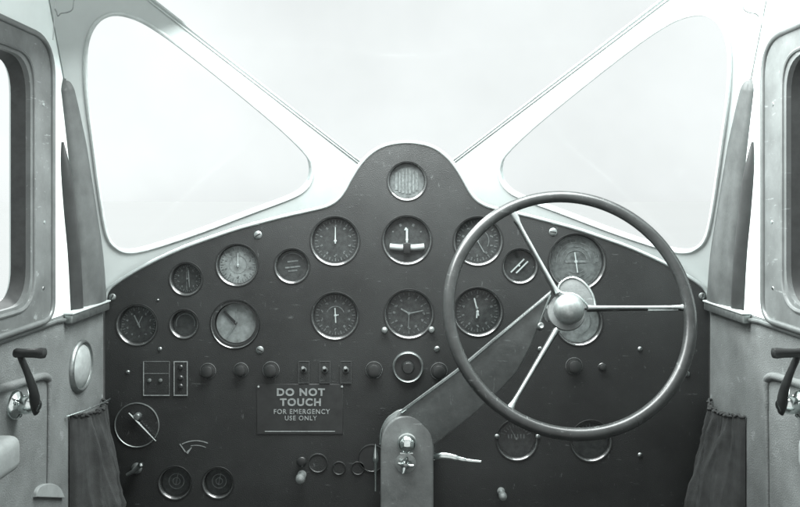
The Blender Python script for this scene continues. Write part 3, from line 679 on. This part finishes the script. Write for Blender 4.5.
# small cock bottom left
c = Pp(137, 468); bm = bmesh.new(); add_lathe(bm, [(0.009, -0.0001), (0.009, 0.002), (0.005, 0.004), (0.0045, 0.014), (0, 0.015)], c, seg=20); cock = obj('fuel_cock', bm, 'dullsteel', ip)
bm = bmesh.new(); add_tube(bm, [c+Vector((-0.012, -0.013, -0.007)), c+Vector((0, -0.015, 0)), c+Vector((0.011, -0.017, 0.010))], [0.003, 0.0035, 0.0042], 10); obj('lever', bm, 'dullsteel', cock)
bm = bmesh.new(); add_lathe(bm, [(0, -0.005), (0.004, -0.003), (0.005, 0), (0.004, 0.003), (0, 0.005)], c+Vector((0.012, -0.018, 0.011)), seg=16); obj('tip', bm, 'chrome', cock)
# pull knobs low on the panel
def pull(px, py, r, ln, m, nm='pull_knob'):
    c = Pp(px, py); R = r*S; bm = bmesh.new()
    add_lathe(bm, [(R*0.9, -0.0001), (R*0.9, 0.002), (R*0.4, 0.003), (R*0.4, ln*0.5), (R*0.9, ln*0.6), (R, ln*0.75), (R*0.85, ln*0.92), (R*0.4, ln), (0, ln)], c, seg=22); return obj(nm, bm, m, ip)
pull(302, 474.5, 5, 0.026, 'hub'); pull(302, 461, 5, 0.008, 'blackpaint'); pull(501, 491, 4.2, 0.03, 'hub')
for px, py, r in ((318, 463, 10), (339, 468, 7), (358, 468, 7)):
    bm = bmesh.new(); c = Pp(px, py); R = r*S; add_lathe(bm, [(R, -0.0001), (R*0.98, 0.0015), (R*0.9, 0.002), (R*0.82, 0.0006), (0, 0.0006)], c, seg=32); obj('blanking_cap', bm, 'panel', ip)
# throttle rod beside the column
c = Pp(372, 458); bm = bmesh.new(); R = 14*S; add_lathe(bm, [(R, -0.0001), (R*0.99, 0.0016), (R*0.95, 0.0020), (R*0.91, 0.0006), (0, 0.0006)], c, seg=40); th = obj('throttle', bm, 'blackpaint', ip)
bm = bmesh.new(); add_tube(bm, [P(375.5, y, -0.035) for y in (444, 447, 454, 459, 463, 475, 491)], [0.0008, 0.0016, 0.0044, 0.0058, 0.003, 0.0018, 0.0018], 12)
add_tube(bm, [P(375.5, 458, -0.033), P(375.5, 458, -0.033)+Vector((0, 0.033, 0))], 0.003, 10); obj('throttle_lever', bm, 'steel', th)
# lever right of the column
bm = bmesh.new(); hp = [(432, 458, -0.03), (436, 456.5, -0.05), (442, 455.5, -0.055), (450, 456.3, -0.055), (458, 458.2, -0.055), (466, 460, -0.055), (474, 461, -0.055), (481, 461.6, -0.055)]
add_tube(bm, catmull([P(*p) for p in hp], 4), [0.004]*4+[0.0048]*4+[0.0052]*4+[0.005]*4+[0.0036]*4+[0.0026]*4+[0.0022]*4+[0.002], 12, flat=0.6)
add_tube(bm, [P(433.5, 457.5, -0.034), P(433.5, 457.5, -0.034)+Vector((0, 0.034, 0))], 0.0045, 10); obj('brake_lever', bm, 'steel', ip)

# ------------------------------------------------------------------ control column and wheel
cc_ = thing('control_column', 'grey control column reaching up from the centre to a large three spoke steering wheel', 'control column', (0.011, -0.05, -0.76))
yb = -0.075
def Pb(px, py): return P(px, py, yb)
pl_px = [(380.5, 690), (380.5, 455), (381, 444), (383, 434), (388, 425), (396, 418.5), (406, 416), (417, 418), (426, 424), (431, 433), (433.5, 445), (433.5, 690)]
bm = bmesh.new(); pp = [Pb(*pl_px[0])]+catmull([Pb(*p) for p in pl_px[1:-1]], 4)+[Pb(*pl_px[-1])]
for p in pp: p.z = max(p.z, -0.76)
add_prism(bm, pp, (0, 0.045, 0), 0.003); bp_ = obj('pedestal', bm, 'column', cc_)
bm = bmesh.new(); add_tube(bm, catmull([Pb(380, 446)+Vector((0, 0.008, 0)), Pb(381, 432)+Vector((0, 0.008, 0)), Pb(387, 420)+Vector((0, 0.008, 0)), Pb(396, 413.5)+Vector((0, 0.008, 0)), Pb(402, 412)+Vector((0, 0.008, 0))], 6), 0.0012, 8); obj('cable', bm, 'steel', bp_)
# arm
yt = -0.140
nA0, nA1 = P(407, 430, yb+0.006), P(548, 308, yt)
axA = (nA1-nA0).normalized(); nA = Vector((0, -1, 0)); nA = (nA-axA*nA.dot(axA)).normalized()
arm_px = [(396, 417), (402, 411.5), (455, 372.5), (500, 335), (551, 292.5), (548, 302), (538, 329), (531, 347), (517, 373), (497, 394), (470, 418), (433, 446), (415, 446), (400, 432)]
bm = bmesh.new(); ap = [ray_plane(x, y, nA0, nA) for x, y in arm_px]
add_prism(bm, ap, -nA*0.012, 0.003); arm = obj('arm', bm, 'column', cc_)
bm = bmesh.new(); e = [ray_plane(x, y, nA0+nA*0.0004, nA) for x, y in ((401, 412.2), (455, 373.2), (500, 335.8), (550.3, 293.6))]
add_tube(bm, catmull(e, 3), 0.0022, 8); e2 = [ray_plane(x, y, nA0+nA*0.0004, nA) for x, y in ((550, 295), (546.5, 304), (537.5, 328))]
add_tube(bm, catmull(e2, 3), 0.0019, 8); obj('edge_strip', bm, 'steel', arm)
# pivot knobs on the pedestal
c = Pb(407, 442); bm = bmesh.new(); R = 9*S*0.95
add_lathe(bm, [(R*1.05, -0.001), (R*1.05, 0.003), (R*0.8, 0.004), (R*0.98, 0.007), (R, 0.012), (R*0.85, 0.017), (R*0.5, 0.0205), (0, 0.0215)], c, seg=36); obj('pivot_knob', bm, 'chrome', bp_)
c = Pb(405.5, 463); bm = bmesh.new(); R = 8*S*0.95
add_lathe(bm, [(R*1.3, -0.001), (R*1.28, 0.0015), (R*1.1, 0.002), (R*0.6, 0.003), (R*0.55, 0.010), (R*0.3, 0.013), (0, 0.0135)], c, seg=30); wn = obj('wing_nut', bm, 'dullsteel', bp_)
bm = bmesh.new()
for a in (-70, 10, 90, 200): 
    a = math.radians(a); dv = Vector((math.sin(a), 0, math.cos(a)))*R
    add_tube(bm, [c+Vector((0, -0.008, 0)), c+dv*0.6+Vector((0, -0.012, 0)), c+dv+Vector((0, -0.013, 0))], [0.003, 0.0034, 0.0022], 10)
obj('wings', bm, 'chrome', wn)
bm = bmesh.new(); add_box(bm, (Pb(400, 0).x, yb-0.002, Pb(0, 453.6).z), (Pb(413, 0).x, yb-0.0001, Pb(0, 452.2).z)); obj('pointer_mark', bm, 'steel', bp_)

# wheel
yw = -0.165; W = P(569, 309, yw); tilt = math.radians(21)
nW = Vector((0, -math.cos(tilt), math.sin(tilt))); uW = Vector((1, 0, 0)); vW = Vector((0, math.sin(tilt), math.cos(tilt)))
kW = S*(D+yw)/D
def wp(px, py, h=0.0):            # photo point carried to the wheel's own plane (h towards the driver)
    return ray_plane(px, py, W+nW*h, nW)
Rm = 120.5*kW; rr = 0.0090
bm = bmesh.new(); n = 128
add_tube(bm, [W+(uW*math.cos(2*PI*k/n)+vW*math.sin(2*PI*k/n))*Rm for k in range(n)], rr, 20, closed=True)
# finger grips: shallow scallops on the far side of the rim
for v in bm.verts:
    q = v.co-W; a = math.atan2(q.dot(vW), q.dot(uW)); h = q.dot(nW)
    if h < -0.003: v.co += nW*0.0016*(0.5+0.5*math.cos(a*36))*min(1, -h/rr)
wheel = obj('steering_wheel', bm, 'rim', cc_, 'large dark steering wheel with three thin bright spokes', smooth=60)
hb = 0.020
Hc = W
bm = bmesh.new(); rb = 15.3*kW
prof = [(rb*0.80, -0.030), (rb*0.85, -0.012), (rb*0.98, -0.006), (rb*1.0, 0.0)]+[(rb*math.cos(t*PI/2/10), rb*0.95*math.sin(t*PI/2/10)) for t in range(1, 10)]+[(0, rb*0.95)]
add_lathe(bm, prof, W, nW, 48); obj('hub_cap', bm, 'hub', wheel)
bm = bmesh.new(); add_lathe(bm, [(0.014, -0.05), (0.014, -0.030), (rb*1.22, -0.026), (rb*1.26, -0.022), (rb*1.22, -0.0185), (rb*0.6, -0.016)], W, nW, 48); obj('hub_flange', bm, 'column', wheel)
def spoke(ax, ay, bx, by, tab=False):
    a, b = wp(ax, ay, -0.012), wp(bx, by, -0.001); m = b+(b-a).normalized()*0.010
    bm = bmesh.new(); pts = [a.lerp(b, t) for t in (0, 0.1, 0.5, 0.85, 0.94, 1.0)]+[m]
    add_tube(bm, pts, [0.0036, 0.0028, 0.0023, 0.0024, 0.0030, 0.0048, 0.0062], 12, flat=0.9)
    s = obj('spoke', bm, 'spoke', wheel)
    # dark web below the bright rod (T section)
    bm = bmesh.new(); dn = nW*-0.007
    add_tube(bm, [p+dn for p in pts[:-1]], [0.0052, 0.0045, 0.0036, 0.0034, 0.0036, 0.0045], 10); obj('spoke_web', bm, 'rim', s)
    return s
spoke(558, 293, 516.5, 219); spoke(588, 307.5, 685, 307); spoke(557, 329, 511.5, 406)
bm = bmesh.new(); add_tube(bm, [wp(648, 310.5, -0.004), wp(678, 310, -0.004)], 0.0016, 8); obj('spoke_clip', bm, 'dullsteel', wheel)
# crescent plate behind the hub
bm = bmesh.new(); cpx = [(557, 292), (560, 284), (566, 279), (573, 277.5), (581, 280.5), (588, 287), (593, 296), (595.5, 307), (588, 309), (575, 306), (563, 300)]
yq = -0.030
q = catmull([wp(x, y, yq) for x, y in cpx], 4, closed=True); add_prism(bm, q, -nW*0.008, 0.0015); lkp = obj('lock_plate', bm, 'column', wheel)
bm = bmesh.new(); add_tube(bm, catmull([wp(x, y, yq+0.0004) for x, y in cpx[:8]], 5), 0.0018, 8); obj('plate_edge', bm, 'steel', lkp)
bm = bmesh.new(); add_tube(bm, catmull([wp(x, y, -0.014) for x, y in [(557.5, 289), (560, 291.5), (565, 293), (572, 293.5), (578, 296), (583, 300.5), (588, 306)]], 5), 0.0018, 8); obj('spider_edge', bm, 'steel', wheel)
bm = bmesh.new(); cb = wp(541, 326, -0.030); add_lathe(bm, [(0.005, -0.01), (0.005, 0.002), (0.0035, 0.0034), (0.0015, 0.0030), (0, 0.002)], cb, nW, 18); obj('arm_bolt', bm, 'dullsteel', arm)
# shaft from the hub down to the arm head
bm = bmesh.new(); add_tube(bm, [W-nW*0.03, P(556, 312, -0.115), P(546, 314, -0.118)], [0.013, 0.014, 0.012], 16); obj('wheel_shaft', bm, 'column', arm)

# ------------------------------------------------------------------ wire hooks under the roof
for side in (-1, 1):
    h = thing('wire_hook', 'thin dark wire hook hanging at the top left corner above the windscreen pillar' if side < 0 else 'thin dark wire hook hanging at the top right corner above the windscreen pillar', 'hook', fx(P(66, 4, -0.26), side), 'wire hooks at the windscreen corners')
    yh = -0.26
    pts = [(74, -30), (74, -6), (73.5, 5), (72, 10), (67, 12.5), (61, 13.5), (58, 16), (56.5, 12), (55, 9)]
    bm = bmesh.new(); add_tube(bm, catmull([fx(P(x, y, yh), side) for x, y in pts], 5), 0.0009, 8); obj('hook_wire', bm, 'dullsteel', h)
    bm = bmesh.new(); add_tube(bm, catmull([fx(P(x, y, yh), side) for x, y in [(55.5, -30), (54.5, 10), (53, 40)]], 5), 0.0006, 8); obj('cord', bm, 'seal', h)

for o in C.objects:
    if 'origin' in o: del o['origin']
